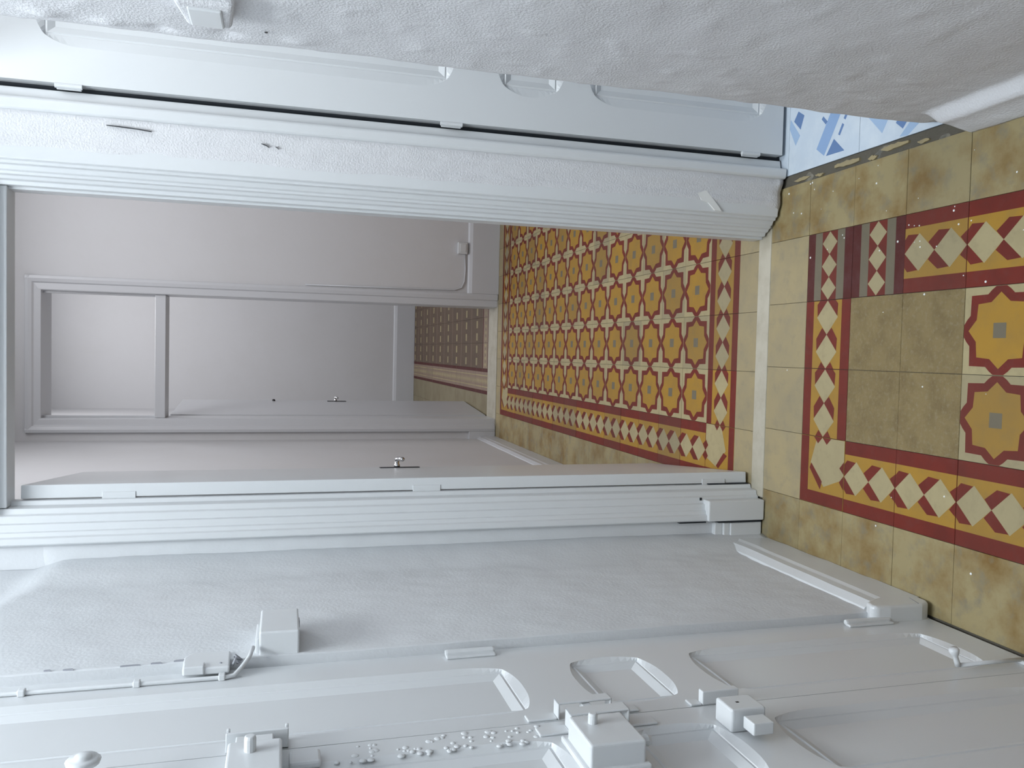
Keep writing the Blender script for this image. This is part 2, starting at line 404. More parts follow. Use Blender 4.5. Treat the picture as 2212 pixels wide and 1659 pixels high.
# ------------------------------------------------------------------ entry walls
def left_f(a, b):            # a = y, b = z ; plane x = -0.575
    e = 0.030 * sstep(0.04, 0.225, a)
    # above a slanting line the wall sits a little further back
    zl = 2.06 - 0.24 * (a - 0.2)
    e -= 0.024 * sstep(zl, zl + 0.10, b) * sstep(-0.9, -0.45, a)
    e += 0.0030 * nz(a * 6, b * 4) + 0.0014 * nz(a * 22, b * 18, 5)
    return e
wl = relief('wall_left', (-0.575, 0, 0), (0, 1, 0), (0, 0, 1), (1, 0, 0), lin(-0.522, 0.228, 64), lin(0, 3.7, 210), left_f, 0.15, PLASTER)
struct(wl, 'white plastered wall strip between the panelled double door and open doorway', 'wall')
MB().box((-0.80, -1.25, 2.52), (-0.575, -0.522, 3.7)).box((-0.80, -3.5, 0), (-0.575, -1.25, 3.7)).build('wall_segment', PLASTER, wl)

def bbprof(d0, h):  # baseboard profile (x out, z)
    return [(0, 0), (d0, 0), (d0, h * 0.66), (d0 * 0.86, h * 0.72), (d0 * 0.80, h * 0.86), (d0 * 0.25, h), (0, h)]
def wavy_base(name, x0, x1, y0, y1, h, m, parent=None):
    """long baseboard on a wall facing +x with slightly uneven floor line"""
    us = lin(y0, y1, 60)
    prof = [(x1 - x0, 0.0), (x1 - x0, h * 0.62), (0.86 * (x1 - x0), h * 0.70), (0.80 * (x1 - x0), h * 0.84), (0.30 * (x1 - x0), h * 0.97), (0.0, h), (-0.01, h), (-0.01, 0)]
    v = []; f = []
    n = len(prof)
    for a in us:
        for (p, q) in prof:
            v.append((x0 + p + (0.0018 * nz(a * 9, q * 9) if p > 0 else 0), a, q + (0.003 + 0.004 * nz(a * 16, 2.0) if q == 0 else 0.0025 * nz(a * 5, q * 20, 4))))
    for i in range(len(us) - 1):
        for k in range(n): f.append((i * n + k, i * n + (k + 1) % n, (i + 1) * n + (k + 1) % n, (i + 1) * n + k))
    f.append(tuple(range(n))); f.append(tuple(range((len(us) - 1) * n, len(us) * n))[::-1])
    b = MB().add(v, f); return b.build(name, m, parent)
mb = MB()
for (z, l, tw, y) in ((1.700, 0.030, 0.0030, -0.514), (1.745, 0.020, 0.0022, -0.517), (1.79, 0.035, 0.0012, -0.519), (1.895, 0.018, 0.0025, -0.515), (1.93, 0.012, 0.0020, -0.513)):
    mb.prism([(y - tw, z - l / 2), (y + tw, z - l / 3), (y + tw * 0.7, z + l / 3), (y - tw * 0.3, z + l / 2)], 0, -0.58, -0.5722 + left_f(y, z))
mb.build('plaster_crack', WIRE, wl)
bl = wavy_base('baseboard_left', -0.578, -0.553, -0.500, 0.212, 0.165, GLOSS)
struct(bl, 'white moulded baseboard along the strip of wall beside the panelled double door', 'baseboard')
# rounded plinth block of the door frame where the baseboard dies into it
mb = MB()
outline = [(-0.48, 0.004), (-0.530, 0.006), (-0.546, 0.016), (-0.553, 0.040), (-0.553, 0.13), (-0.549, 0.165), (-0.538, 0.175), (-0.51, 0.165), (-0.49, 0.13), (-0.48, 0.10)]
mb.prism(outline, 0, -0.600, -0.5525)
mb.build('plinth', GLOSS, bl, bevel=0.010, seg=4)
MB().prism([(-0.505, 0.0345), (-0.548, 0.046), (-0.548, 0.049), (-0.505, 0.0365)], 0, -0.56, -0.5521).build('split', WIRE, bl)

# right wall: rough plaster, ends in a worn arris at the side doorway
def right_f(a, b):           # a = y (towards the door), b = z ; plane x = 0.6, normal -x
    e = 0.004 * nz(a * 5, b * 4) + 0.0016 * nz(a * 17, b * 14, 2) + 0.0004 * nz(a * 45, b * 40, 7)
    e += 0.004 * max(0.0, nz(a * 24, b * 20, 9) - 0.15)
    edge = -0.452
    q = max(0.0, a - (edge - 0.055)) / 0.055
    e -= 0.026 * q * q + 0.0025 * q * nz(b * 7, 1.5) + 0.002 * q * nz(b * 30, 4.5)
    fl = sstep(-0.555, -0.60, a)
    prof = 0.030 * sstep(0.115, 0.085, b) + 0.012 * sstep(0.08, 0.0, b)
    e += fl * prof
    e += 0.0 if b > 0.25 else -0.006 * (1 - fl) * sstep(0.05, 0.0, b)
    # plaster scars beside the arris high up
    for (sy_, sz, rr, hh) in ((-0.53, 1.83, 0.018, 0.008), (-0.54, 1.93, 0.02, 0.009), (-0.52, 1.745, 0.015, -0.008), (-0.535, 1.63, 0.018, -0.007), (-0.54, 1.50, 0.02, 0.006)):
        d2 = ((a - sy_) ** 2 + ((b - sz) * 0.7) ** 2) / rr ** 2
        if d2 < 6: e += hh * math.exp(-d2)
    return e
us = lin(-1.75, -0.75, 60)[:-1] + lin(-0.75, -0.452, 70)
zs = lin(0.0, 0.16, 26)[:-1] + lin(0.16, 2.45, 250)[:-1] + lin(2.45, 3.7, 16)
wr = relief('wall_right', (0.6, 0, 0.0), (0, 1, 0), (0, 0, 1), (-1, 0, 0), us, zs, right_f, 0.14, ROUGH)
struct(wr, 'rough white plastered wall ending in a worn edge at the side doorway', 'wall')
MB().box((0.602, -3.5, 0), (0.74, -1.75, 3.7)).box((0.627, -0.452, 2.42), (0.74, 0.30, 3.7)).build('wall_segment', ROUGH, wr)
mb = MB()
for (a, b, r) in ((-0.574, 1.560, 0.0035), (-0.60, 1.95, 0.004)):
    mb.lathe([(r, 0), (r * 0.6, 0.001)], (0.598 - right_f(a, b), a, b), (-1, 0, 0), 8)
mb.build('nail_hole', DARKSTEEL, wr)

# wall around the open doorway
wf = MB()
wf.box((-0.75, 0.225, 0), (-0.44, 0.30, 3.7)).box((0.45, 0.20, 0), (0.60, 0.30, 3.7)).box((-0.44, 0.225, 2.42), (0.45, 0.30, 3.7)).box((0.60, 0.215, 0), (1.95, 0.30, 3.7))
wf = wf.build('wall_front', PLASTER); struct(wf, 'white wall around the tall open doorway at the end of the entry', 'wall')
relief('plaster_strip', (0, 0.146, 0), (1, 0, 0), (0, 0, 1), (0, -1, 0), lin(0.484, 0.597, 34), lin(0.010, 3.7, 260),
       lambda a, b: 0.002 + 0.012 * sstep(0.53, 0.585, a) - 0.010 * sstep(0.522 + 0.01 * nz(b * 6, 2.5), 0.486, a) + 0.0016 * nz(a * 40, b * 5) + 0.0012 * nz(a * 70, b * 18, 3) + (0.006 * nz(b * 40, a * 30, 8) if b < 0.05 else 0), 0.02, ROUGH, wf)
relief('plaster_strip', (0, 0.222, 0), (1, 0, 0), (0, 0, 1), (0, -1, 0), lin(-0.585, -0.49, 22), lin(0.004, 3.7, 240),
       lambda a, b: 0.0 - 0.012 * sstep(2.10, 2.16, b) + 0.0015 * nz(a * 20, b * 9, 1) + 0.001 * nz(a * 60, b * 25, 3), 0.03, PLASTER, wf)
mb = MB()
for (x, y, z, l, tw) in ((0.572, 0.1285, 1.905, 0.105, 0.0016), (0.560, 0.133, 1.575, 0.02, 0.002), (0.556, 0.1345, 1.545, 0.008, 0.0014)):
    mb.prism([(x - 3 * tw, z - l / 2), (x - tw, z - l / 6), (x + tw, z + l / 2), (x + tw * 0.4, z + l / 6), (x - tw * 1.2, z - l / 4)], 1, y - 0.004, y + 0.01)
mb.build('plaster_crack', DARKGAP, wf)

# casings of the doorway: moulded profiles in plan, run up to the head
def casing(name, prof, z0, z1, m, parent, bevel=0.0025):
    return MB().prism(prof, 2, z0, z1).build(name, m, parent, bevel=bevel, seg=2)
tr = empty('trim_2', (0.43, 0.2, 0)); struct(tr, 'moulded white door casing on the latch side of the open doorway', 'door casing')
P = lambda q: [(x - 0.43, y - 0.2) for x, y in q]
casing('casing_board', P([(0.528, 0.30), (0.528, 0.152), (0.522, 0.146), (0.478, 0.150), (0.474, 0.160), (0.468, 0.160), (0.466, 0.172), (0.455, 0.178), (0.452, 0.186), (0.446, 0.186), (0.444, 0.196), (0.436, 0.202), (0.434, 0.214), (0.424, 0.218), (0.424, 0.30)]), 0.012, 2.42, GLOSS, tr, 0.002)
casing('door_stop', P([(0.43, 0.245), (0.418, 0.245), (0.418, 0.300), (0.43, 0.300)]), 0.004, 2.21, GLOSS, tr, 0.002)
MB().prism([(0.100, 0.300), (0.112, 0.270), (0.085, 0.245), (0.060, 0.222), (0.050, 0.215), (0.052, 0.238), (0.074, 0.262), (0.080, 0.285)], 1, -0.0565, -0.045).build('paint_smear', SPECK, tr)
tl = empty('trim_3', (-0.42, 0.2, 0)); struct(tl, 'moulded white door casing on the hinge side with a square plinth block', 'door casing')
P = lambda q: [(x + 0.42, y - 0.2) for x, y in q]
casing('casing_board', P([(-0.502, 0.24), (-0.502, 0.196), (-0.497, 0.190), (-0.482, 0.190), (-0.478, 0.198), (-0.468, 0.200), (-0.466, 0.206), (-0.448, 0.208), (-0.446, 0.216), (-0.428, 0.218), (-0.424, 0.226), (-0.410, 0.230), (-0.408, 0.262), (-0.396, 0.266), (-0.396, 0.30), (-0.47, 0.30)]), 0.004, 2.42, GLOSS, tl, 0.002)
casing('plinth_block', P([(-0.500, 0.24), (-0.500, 0.180), (-0.434, 0.180), (-0.434, 0.24)]), 0.004, 0.205, GLOSS, tl, 0.004)
mb = MB().prism([(-0.575 + 0.42, 0.25 - 0.2), (-0.575 + 0.42, 0.192 - 0.2), (-0.508 + 0.42, 0.192 - 0.2), (-0.508 + 0.42, 0.25 - 0.2)], 2, 0.005, 0.118)
mb.prism([(-0.575 + 0.42, 0.25 - 0.2), (-0.575 + 0.42, 0.197 - 0.2), (-0.508 + 0.42, 0.197 - 0.2), (-0.508 + 0.42, 0.25 - 0.2)], 2, 0.118, 0.140)
mb.prism([(-0.575 + 0.42, 0.25 - 0.2), (-0.575 + 0.42, 0.205 - 0.2), (-0.508 + 0.42, 0.205 - 0.2), (-0.508 + 0.42, 0.25 - 0.2)], 2, 0.140, 0.168)
mb.build('baseboard_piece', GLOSS, tl, bevel=0.003)
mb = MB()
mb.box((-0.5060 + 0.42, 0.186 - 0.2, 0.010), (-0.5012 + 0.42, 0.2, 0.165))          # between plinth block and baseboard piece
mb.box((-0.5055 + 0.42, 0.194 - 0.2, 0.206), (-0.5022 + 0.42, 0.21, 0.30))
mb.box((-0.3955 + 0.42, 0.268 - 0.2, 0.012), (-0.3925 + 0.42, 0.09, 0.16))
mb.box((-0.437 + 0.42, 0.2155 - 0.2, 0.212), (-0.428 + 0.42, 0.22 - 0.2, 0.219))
mb.build('joint_shade', DARKGAP, tl)  # dark strips that paint the shade into the slits round casing and plinth
th2 = empty('trim_4', (0, 0.2, 2.2)); struct(th2, 'white head rail across the top of the open doorway', 'door head')
MB().box((-0.42, 0.000, 0.034), (0.43, 0.10, 0.22)).build('head_board', GLOSS, th2, bevel=0.003)
MB().box((-0.408, 0.030, 0.008), (0.424, 0.10, 0.034)).build('head_stop', GLOSS, th2, bevel=0.003)

# frame of the side doorway, far post, with the open hinge gap
tp = empty('trim_5', (0.62, 0.14, 0)); struct(tp, 'white hinge post of the side door with a dark open hinge gap', 'door post')
P = lambda q: [(x - 0.62, y - 0.14) for x, y in q]
casing('post', P([(0.592, 0.22), (0.592, 0.125), (0.597, 0.120), (0.618, 0.118), (0.624, 0.122), (0.626, 0.150), (0.655, 0.156), (0.655, 0.22)]), 0.006, 2.42, GLOSS, tp, 0.002)
MB().box((0.655 - 0.62, 0.168 - 0.14, 0.004), (0.690 - 0.62, 0.21 - 0.14, 2.40)).build('hinge_gap_shade', DARKGAP, tp)  # black strips added behind the hinge gap to paint its deep shade
MB().box((0.6535 - 0.62, 0.158 - 0.14, 0.006), (0.6565 - 0.62, 0.205 - 0.14, 2.40)).build('hinge_gap_shade', DARKGAP, tp)

# ------------------------------------------------------------------ panelled doors
def panel_door(name, wd, ht, th_, cols, rows, m, label, z0=0.01, cut=0.018, recess=0.013, cd=0.006):
    """leaf lying in local x (width) and z, front face at local y = 0 looking to -y; cols = panel field, rows = [(z0, z1)].
    The frame edges round each panel carry chamfers that die out in curved stops at the corners."""
    e = empty(name); struct(e, label, 'door')
    x0, x1 = cols
    def wv(t, L):                       # chamfer width at distance t along an edge of length L
        run = min(0.075, L * 0.5)
        q = min(t, L - t)
        if q <= 0: return 0.0
        q = min(1.0, q / run)
        return min(cut, L * 0.16) * math.sin(q * H) ** 0.8
    def samples(a, b):
        L = b - a; run = min(0.075, L * 0.5); k = [0, 0.06, 0.15, 0.3, 0.5, 0.75, 1]
        r = [a + run * t for t in k] + [b - run * t for t in k[::-1]]
        return [q for n_, q in enumerate(r) if n_ == 0 or q - r[n_ - 1] > 1e-5]
    def slab(prof, nm):                 # closed outline in x, z with real thickness
        b = MB(); n = len(prof)
        b.v = [(p[0], 0.0, p[1]) for p in prof] + [(p[0], th_, p[1]) for p in prof]
        b.f = [list(range(n)), list(range(2 * n - 1, n - 1, -1))] + [[i, (i + 1) % n, n + (i + 1) % n, n + i] for i in range(n)]
        b.m = [0] * len(b.f)
        return b.build(nm, m, e)
    for outer, inner, s_ in ((0.0, x0, -1), (wd, x1, 1)):
        edge = [(inner, z0)]
        for a, b_ in rows:
            edge += [(inner + s_ * wv(z - a, b_ - a), z) for z in samples(a, b_)]
        edge += [(inner, ht)]
        slab([(outer, z0)] + edge + [(outer, ht)], 'stile')
    xs = samples(x0, x1)
    for k in range(len(rows) + 1):
        lo = [(x0, z0), (x1, z0)] if k == 0 else [(x, rows[k - 1][1] + wv(x - x0, x1 - x0)) for x in xs]
        hi = [(x0, ht), (x1, ht)] if k == len(rows) else [(x, rows[k][0] - wv(x - x0, x1 - x0)) for x in xs]
        slab(lo + hi[::-1], 'rail')
    for (a, b_) in rows:
        p = MB().box((x0 - 0.004, recess, a - 0.004), (x1 + 0.004, th_ - 0.004, b_ + 0.004)).build('panel', m, e)
        mb = MB()
        def strip(A, B):
            v = A + B; n = len(A)
            mb.add(v, [(i, i + 1, n + i + 1, n + i) for i in range(n - 1)])
        zs = samples(a, b_)
        for xx, s_ in ((x0, -1), (x1, 1)):
            strip([(xx + s_ * wv(z - a, b_ - a), 0.0, z) for z in zs], [(xx, cd, z) for z in zs])
        for zz, s_ in ((a, -1), (b_, 1)):
            strip([(x, 0.0, zz + s_ * wv(x - x0, x1 - x0)) for x in xs], [(x, cd, zz) for x in xs])
        # quirk and sloping bed round the panel field
        mw = min(0.024, (b_ - a) * 0.2)
        def ring(i0, y0, i1, y1):
            A = [(x0 + i0, y0, a + i0), (x1 - i0, y0, a + i0), (x1 - i0, y0, b_ - i0), (x0 + i0, y0, b_ - i0)]
            B = [(x0 + i1, y1, a + i1), (x1 - i1, y1, a + i1), (x1 - i1, y1, b_ - i1), (x0 + i1, y1, b_ - i1)]
            mb.add(A + B, [(i, (i + 1) % 4, 4 + (i + 1) % 4, 4 + i) for i in range(4)])
        ring(0, cd, 0.001, cd + 0.0016); ring(0.001, cd + 0.0016, 0.004, cd + 0.0016); ring(0.004, cd + 0.0016, 0.006, cd); ring(0.006, cd, mw, recess + 0.0005)
        mb.build('moulding', m, p)
    return e

ROWS = [(0.118, 0.70), (0.818, 0.962), (1.105, 2.36)]
# closed double door in the left wall; local +x runs towards the camera (-y in the room), front looks to +x
d1 = panel_door('door_1', 0.344, 2.5, 0.045, (0.105, 0.285), ROWS, GLOSS, 'closed white panelled leaf of the double door, hinged beside the baseboard', z0=0.012)
d1.matrix_world = Matrix(((0, -1, 0, -0.592), (-1, 0, 0, -0.530), (0, 0, 1, 0), (0, 0, 0, 1)))
d2 = panel_door('door_2', 0.344, 2.5, 0.045, (0.069, 0.24), ROWS, GLOSS, 'white panelled leaf of the double door that carries the rim lock boxes', z0=0.012)
d2.matrix_world = Matrix(((0, -1, 0, -0.592), (-1, 0, 0, -0.876), (0, 0, 1, 0), (0, 0, 0, 1)))
def on_leaf(leaf, y_start):
    """turn room coordinates into the leaf's own: (x, y, z) -> (y_start - y, -0.592 - x, z)"""
    return lambda x, y, z: (y_start - y, -0.592 - x, z)
L1 = on_leaf(d1, -0.530); L2 = on_leaf(d2, -0.876)
def lbox(mb, L, x0, x1, y0, y1, z0, z1): mb.box(L(x0, y0, z0), L(x1, y1, z1)); return mb
# frame of the double door on the wall side
tfm = MB()
tfm.box((-0.66, -0.536, 0.0), (-0.5945, -0.520, 2.52))
tfm.box((-0.66, -1.25, 2.502), (-0.58, -0.522, 2.53)).box((-0.66, -1.25, 0), (-0.585, -1.222, 2.52)).box((-0.75, -1.25, 0), (-0.66, -0.52, 2.53))
tf = tfm.build('trim_6', GLOSS, None, bevel=0.003); struct(tf, 'white frame around the closed panelled double door', 'door frame')

def hat_strap(mb, L, y0, y1, zb, zt, fl, xo, t=0.004, xb=-0.592):
    """U staple with top and bottom flange standing off the door"""
    lbox(mb, L, xb, xb + t, y0, y1, zt, zt + fl); lbox(mb, L, xb, xb + t, y0, y1, zb - fl, zb)
    lbox(mb, L, xb, xo, y0, y1, zt - t, zt); lbox(mb, L, xb, xo, y0, y1, zb, zb + t)
    lbox(mb, L, xo - t, xo, y0, y1, zb, zt)
# leaf 1 hardware
for (za, zb_) in ((1.098, 1.20), (0.13, 0.252)):
    mb = MB(); lbox(mb, L1, -0.592, -0.5865, -0.566, -0.548, za, zb_)
    k = mb.build('hinge', GLOSS, d1, bevel=0.002)
    mb = MB(); mb.lathe([(0.0058, 0), (0.0068, 0.004), (0.0068, zb_ - za - 0.004), (0.0058, zb_ - za)], L1(-0.5845, -0.549, za), (0, 0, 1), 10)
    mb.build('pin', GLOSS, k)
mb = MB(); mb.tube([L1(-0.583, -0.835, 0.018), L1(-0.583, -0.832, 0.20)], 0.0042, 10)
fb = mb.build('foot_bolt', GLOSS, d1, smooth=True)
MB().lathe([(0.006, 0), (0.0055, 0.012), (0.005, 0.020), (0.0085, 0.027), (0.0105, 0.034), (0.0085, 0.039)], L1(-0.584, -0.832, 0.205), (0, -1, 0.35), 14).build('knob', GLOSS, fb, smooth=True)
mb = MB(); lbox(mb, L1, -0.592, -0.584, -0.845, -0.822, 0.03, 0.05); mb.build('bolt_guide', GLOSS, fb, bevel=0.002)
# staples of the rim lock (middle)
mb = MB(); hat_strap(mb, L1, -0.872, -0.848, 0.972, 1.07, 0.052, -0.563)
mb.build('lock_staple', GLOSS, d1, bevel=0.002)
mb = MB(); hat_strap(mb, L2, -0.925, -0.896, 0.962, 1.066, 0.052, -0.560)
mb.build('lock_staple', GLOSS, d2, bevel=0.002)
def lockbox(leaf, L, nm, x1, y0, y1, z0, z1, knob=None):
    mb = MB(); lbox(mb, L, -0.592, x1, y0, y1, z0, z1)
    o = mb.build(nm, GLOSS, leaf, bevel=0.004, seg=3)
    if knob:
        (ky, kz, r, h) = knob
        MB().lathe([(r, -0.004), (r, h * 0.8), (r * 0.85, h)], L(x1, ky, kz), (0, -1, 0), 14).build('knob', GLOSS, o, smooth=False, bevel=0.0015)
    return o
k1 = lockbox(d2, L2, 'rim_lock', -0.548, -1.055, -0.955, 0.992, 1.082, (-0.985, 1.052, 0.0075, 0.016))
mb = MB(); lbox(mb, L2, -0.585, -0.568, -0.955, -0.860, 1.012, 1.028); mb.build('bolt', GLOSS, k1, bevel=0.001)
mb = MB(); lbox(mb, L2, -0.592, -0.582, -1.062, -0.945, 0.985, 1.090); mb.build('back_plate', GLOSS, k1, bevel=0.003)
mb = MB(); mb.lathe([(0.008, 0), (0.009, 0.012), (0.006, 0.018)], L2(-0.562, -1.03, 0.992), (0, 0, -1), 10); mb.build('key_stub', GLOSS, k1)
k2 = lockbox(d2, L2, 'night_latch', -0.553, -0.982, -0.928, 0.742, 0.806)
mb = MB(); lbox(mb, L2, -0.580, -0.560, -1.022, -0.99, 0.753, 0.790); lbox(mb, L2, -0.576, -0.566, -0.99, -0.98, 0.760, 0.780); mb.build('thumb_turn', GLOSS, k2, bevel=0.002)
mb = MB(); lbox(mb, L2, -0.5535, -0.5525, -0.957, -0.953, 0.778, 0.783); mb.build('screw', DARKSTEEL, k2)
mb = MB(); lbox(mb, L1, -0.592, -0.567, -0.874, -0.858, 0.728, 0.800); lbox(mb, L1, -0.592, -0.588, -0.874, -0.850, 0.80, 0.822)
mb.build('latch_keeper', GLOSS, d1, bevel=0.002)
k3 = lockbox(d2, L2, 'top_latch', -0.550, -1.02, -0.922, 1.518, 1.594, (-0.955, 1.562, 0.0085, 0.022))
mb = MB(); lbox(mb, L2, -0.585, -0.562, -0.922, -0.88, 1.53, 1.585); mb.build('bolt', GLOSS, k3, bevel=0.002)
mb = MB(); lbox(mb, L2, -0.592, -0.580, -0.945, -0.905, 1.462, 1.508); mb.build('back_plate', GLOSS, k3, bevel=0.004)
mb = MB(); lbox(mb, L1, -0.592, -0.560, -0.873, -0.868, 1.508, 1.600); lbox(mb, L1, -0.592, -0.588, -0.873, -0.842, 1.508, 1.600); lbox(mb, L1, -0.592, -0.565, -0.848, -0.842, 1.595, 1.600); lbox(mb, L1, -0.592, -0.565, -0.848, -0.842, 1.508, 1.513)
mb.build('latch_keeper', GLOSS, d1, bevel=0.0015)
kn = MB().lathe([(0.020, 0), (0.020, 0.004), (0.009, 0.010), (0.0075, 0.026), (0.012, 0.032), (0.0215, 0.038), (0.023, 0.043), (0.019, 0.047), (0.012, 0.046), (0.011, 0.050), (0.004, 0.052)], L2(-0.592, -0.935, 1.782), (0, -1, 0), 18).build('pull_knob', GLOSS, d2, smooth=True)
# dried paint lumps on the meeting stile
mb = MB()
for k in range(70):
    yy = -0.884 - random.random() * 0.055; zz = 1.10 + random.random() * 0.34; r = random.uniform(0.0025, 0.007)
    mb.lathe([(r, -0.0005), (r * 0.8, 0.0007), (r * 0.45, 0.0014), (0.0002, 0.0017)], L2(-0.592, yy, zz), (0, -1, 0), 9)
o = mb.build('paint_lumps', GLOSS, d2, smooth=True); o['kind'] = 'stuff'

# side door, standing open: its face looks down the entry
d3 = panel_door('door_3', 0.62, 2.32, 0.035, (0.118, 0.50), [(0.095, 0.648), (0.765, 0.925), (1.09, 2.10)], GLOSS, 'white panelled side door standing open over the blue tiled floor', z0=0.014, cut=0.026)
d3.location = (0.668, 0.134, 0)
for z in (2.045, 1.075, 0.125):
    h = MB().box((-0.013, 0.006, z - 0.028), (0.010, 0.012, z + 0.028)).build('hinge', GLOSS, d3, bevel=0.001)
    MB().lathe([(0.0065, 0), (0.0065, 0.062)], (-0.0045, 0.003, z - 0.031), (0, 0, 1), 10).build('pin', GLOSS, h, smooth=False)

# flush leaf of the open doorway, swung into the hall
def flush_leaf(name, loc, rz, wd, ht, m, label, hz, edge_hinges=()):
    """local: hinge edge at y=0, leaf runs along +y, visible face at x=0 looking to +x"""
    e = empty(name, loc, rz); struct(e, label, 'door')
    MB().box((-0.036, 0, 0.012), (0, wd, ht)).build('slab', m, e, bevel=0.002)
    hd = MB().box((0, wd - 0.075, hz - 0.085), (0.003, wd - 0.040, hz + 0.065)).build('escutcheon', DARKSTEEL, e, bevel=0.001)
    MB().lathe([(0.012, 0), (0.011, 0.008), (0.0085, 0.012), (0.0085, 0.026)], (0.003, wd - 0.058, hz), (1, 0, 0), 14).build('handle_neck', STEEL, hd, smooth=True)
    MB().tube([(0.028, wd - 0.058, hz + 0.006), (0.033, wd - 0.062, hz - 0.002), (0.034, wd - 0.075, hz - 0.010), (0.034, wd - 0.12, hz - 0.012)], 0.0085, 10).build('handle', STEEL, hd, smooth=True)
    return e
d4 = flush_leaf('door_4', (-0.357, 0.285, 0), math.atan2(0.068, 0.715), 0.72, 2.19, GLOSS, 'plain white door leaf swung open at the end of the entry, steel handle', 1.10)
for z in (1.95, 1.1, 0.135):
    MB().box((-0.041, -0.0025, z - 0.042), (-0.022, 0.002, z + 0.042)).build('hinge', GLOSS, d4, bevel=0.001)
    
# ------------------------------------------------------------------ small fittings by the double door
bx = empty('strike_box', (-0.588, -0.527, 1.655)); tag(bx, 'overpainted white lock release box at the top corner of the door frame', 'release box')
MB().prism([(-0.040, -0.043), (0.042, -0.040), (0.045, 0.030), (0.020, 0.043), (-0.040, 0.040)], 0, 0.004, 0.018).build('housing', GLOSS, bx, bevel=0.003)
MB().box((0.006, -0.043, 0.002), (0.022, -0.020, 0.038)).build('latch_tongue', GLOSS, bx, bevel=0.002)
MB().lathe([(0.003, 0), (0.002, 0.0015)], (0.018, -0.022, -0.026), (1, 0, 0), 8).build('screw', WIRE, bx)
b2 = empty('junction_box', (-0.575, -0.44, 1.522)); tag(b2, 'small square white junction box projecting from the wall by the door frame', 'junction box')
MB().box((-0.004, -0.072, -0.037), (0.046, 0.072, 0.039)).build('housing', GLOSS, b2, bevel=0.004, seg=3)
MB().box((-0.004, -0.060, 0.039), (0.030, 0.030, 0.046)).build('lid', GLOSS, b2, bevel=0.002)
MB().box((0.010, 0.050, -0.040), (0.024, 0.0735, -0.030)).build('clip', WIRE, b2)
cb = empty('cable_run', (-0.586, -0.552, 1.60)); tag(cb, 'thin white painted cable clipped down the door frame into the junction box', 'cable')
B = Vector((-0.586, -0.552, 1.60))
rel = lambda pts: [tuple(Vector(p) - B) for p in pts]
MB().tube(rel([(-0.5875, -0.574, 2.45), (-0.5875, -0.574, 2.0), (-0.5875, -0.575, 1.80), (-0.5875, -0.576, 1.62), (-0.586, -0.574, 1.604), (-0.578, -0.560, 1.592), (-0.566, -0.540, 1.578), (-0.556, -0.515, 1.572)]), 0.0042, 8).build('cord', GLOSS, cb, smooth=True)
for z in (1.955, 1.770, 1.625):
    MB().box((-0.006, -0.030, z - 1.60 - 0.006), (0.006, -0.016, z - 1.60 + 0.006)).build('clip', GLOSS, cb, bevel=0.002)
MB().tube(rel([(-0.576, -0.552, 1.608), (-0.564, -0.545, 1.602), (-0.572, -0.535, 1.592), (-0.560, -0.540, 1.604), (-0.566, -0.530, 1.606), (-0.574, -0.545, 1.594), (-0.578, -0.532, 1.600)]), 0.0026, 7).build('loose_wires', WIRE, cb, smooth=True)

# box on the right wall, cut by the picture edge
sb = empty('switch_box', (0.597, -0.66, 1.655)); tag(sb, 'painted over white switch box on the rough plaster wall', 'switch box')
MB().prism([(-0.075, -0.050), (0.030, -0.040), (0.034, 0.034), (-0.075, 0.048)], 0, -0.024, 0.02).build('housing', ROUGH, sb, bevel=0.010, seg=4)
MB().box((-0.0275, -0.055, -0.028), (-0.020, 0.020, 0.026)).build('cover', GLOSS, sb, bevel=0.003)

# ------------------------------------------------------------------ hall beyond the doorway
HX, HY = -0.0188, 0.585
hf = bed('floor_hall', -0.62, 1.78, 0.266, 3.72, 'long hall floor of ochre star tiles with red outlines and cream crosses')
for j in range(-2, 16):
    yc = HY + j * T + T / 2
    for i in range(-3, 9):
        xc = HX + i * T + T / 2
        if j == -2:
            y0, y1 = 0.267, HY - T
            put_tile(PALE, hf, xc, (y0 + y1) / 2, sy_=(y1 - y0) / T); continue
        if j == 15:
            y0, y1 = HY + 15 * T, 3.70
            put_tile(PALE, hf, xc, (y0 + y1) / 2, sy_=(y1 - y0) / T); continue
        if i == -3: put_tile(PLAIN, hf, xc, yc)
        elif i == -2 and j == -1: put_tile(CORNER, hf, xc, yc, H)
        elif i == -2 and j == 14: put_tile(CORNER, hf, xc, yc, 0)
        elif i == -2: put_tile(BORDER, hf, xc, yc, -H)
        elif j in (-1, 14): put_tile(BORDER, hf, xc, yc, math.pi if j == -1 else 0)
        else: put_tile(STAR, hf, xc, yc)
wl2 = MB().box((-0.76, 0.30, 0), (-0.61, 3.72, 3.45)).build('wall_hall_left', WARM); struct(wl2, 'pale grey wall of the hall behind the swung open door leaf', 'wall')
b3 = wavy_base('baseboard_hall', -0.612, -0.590, 0.30, 3.70, 0.14, WARMGLOSS); struct(b3, 'pale grey baseboard at the foot of the hall wall', 'baseboard')
wr2 = MB().box((1.76, 0.30, 0), (1.9, 3.97, 3.45)).build('wall_hall_right', WARM); struct(wr2, 'pale wall closing the hall on its wide side', 'wall')
wn2 = MB().box((0.45, 0.2995, 0), (1.76, 0.31, 3.45)).box((-0.61, 0.2995, 2.42), (0.45, 0.31, 3.45)).build('wall_hall_near', WARM); struct(wn2, 'hall side of the wall around the open doorway', 'wall')
OX0, OX1, OZ = -0.462, 0.358, 3.02
wf2 = MB().box((-0.76, 3.72, 0), (OX0 - 0.005, 3.97, 3.45)).box((OX1 + 0.005, 3.72, 0), (1.76, 3.97, 3.45)).box((OX0 - 0.005, 3.72, OZ), (OX1 + 0.005, 3.97, 3.45)).box((-0.76, 3.8, 3.45), (1.76, 3.97, 4.20)).build('wall_back', WARM)
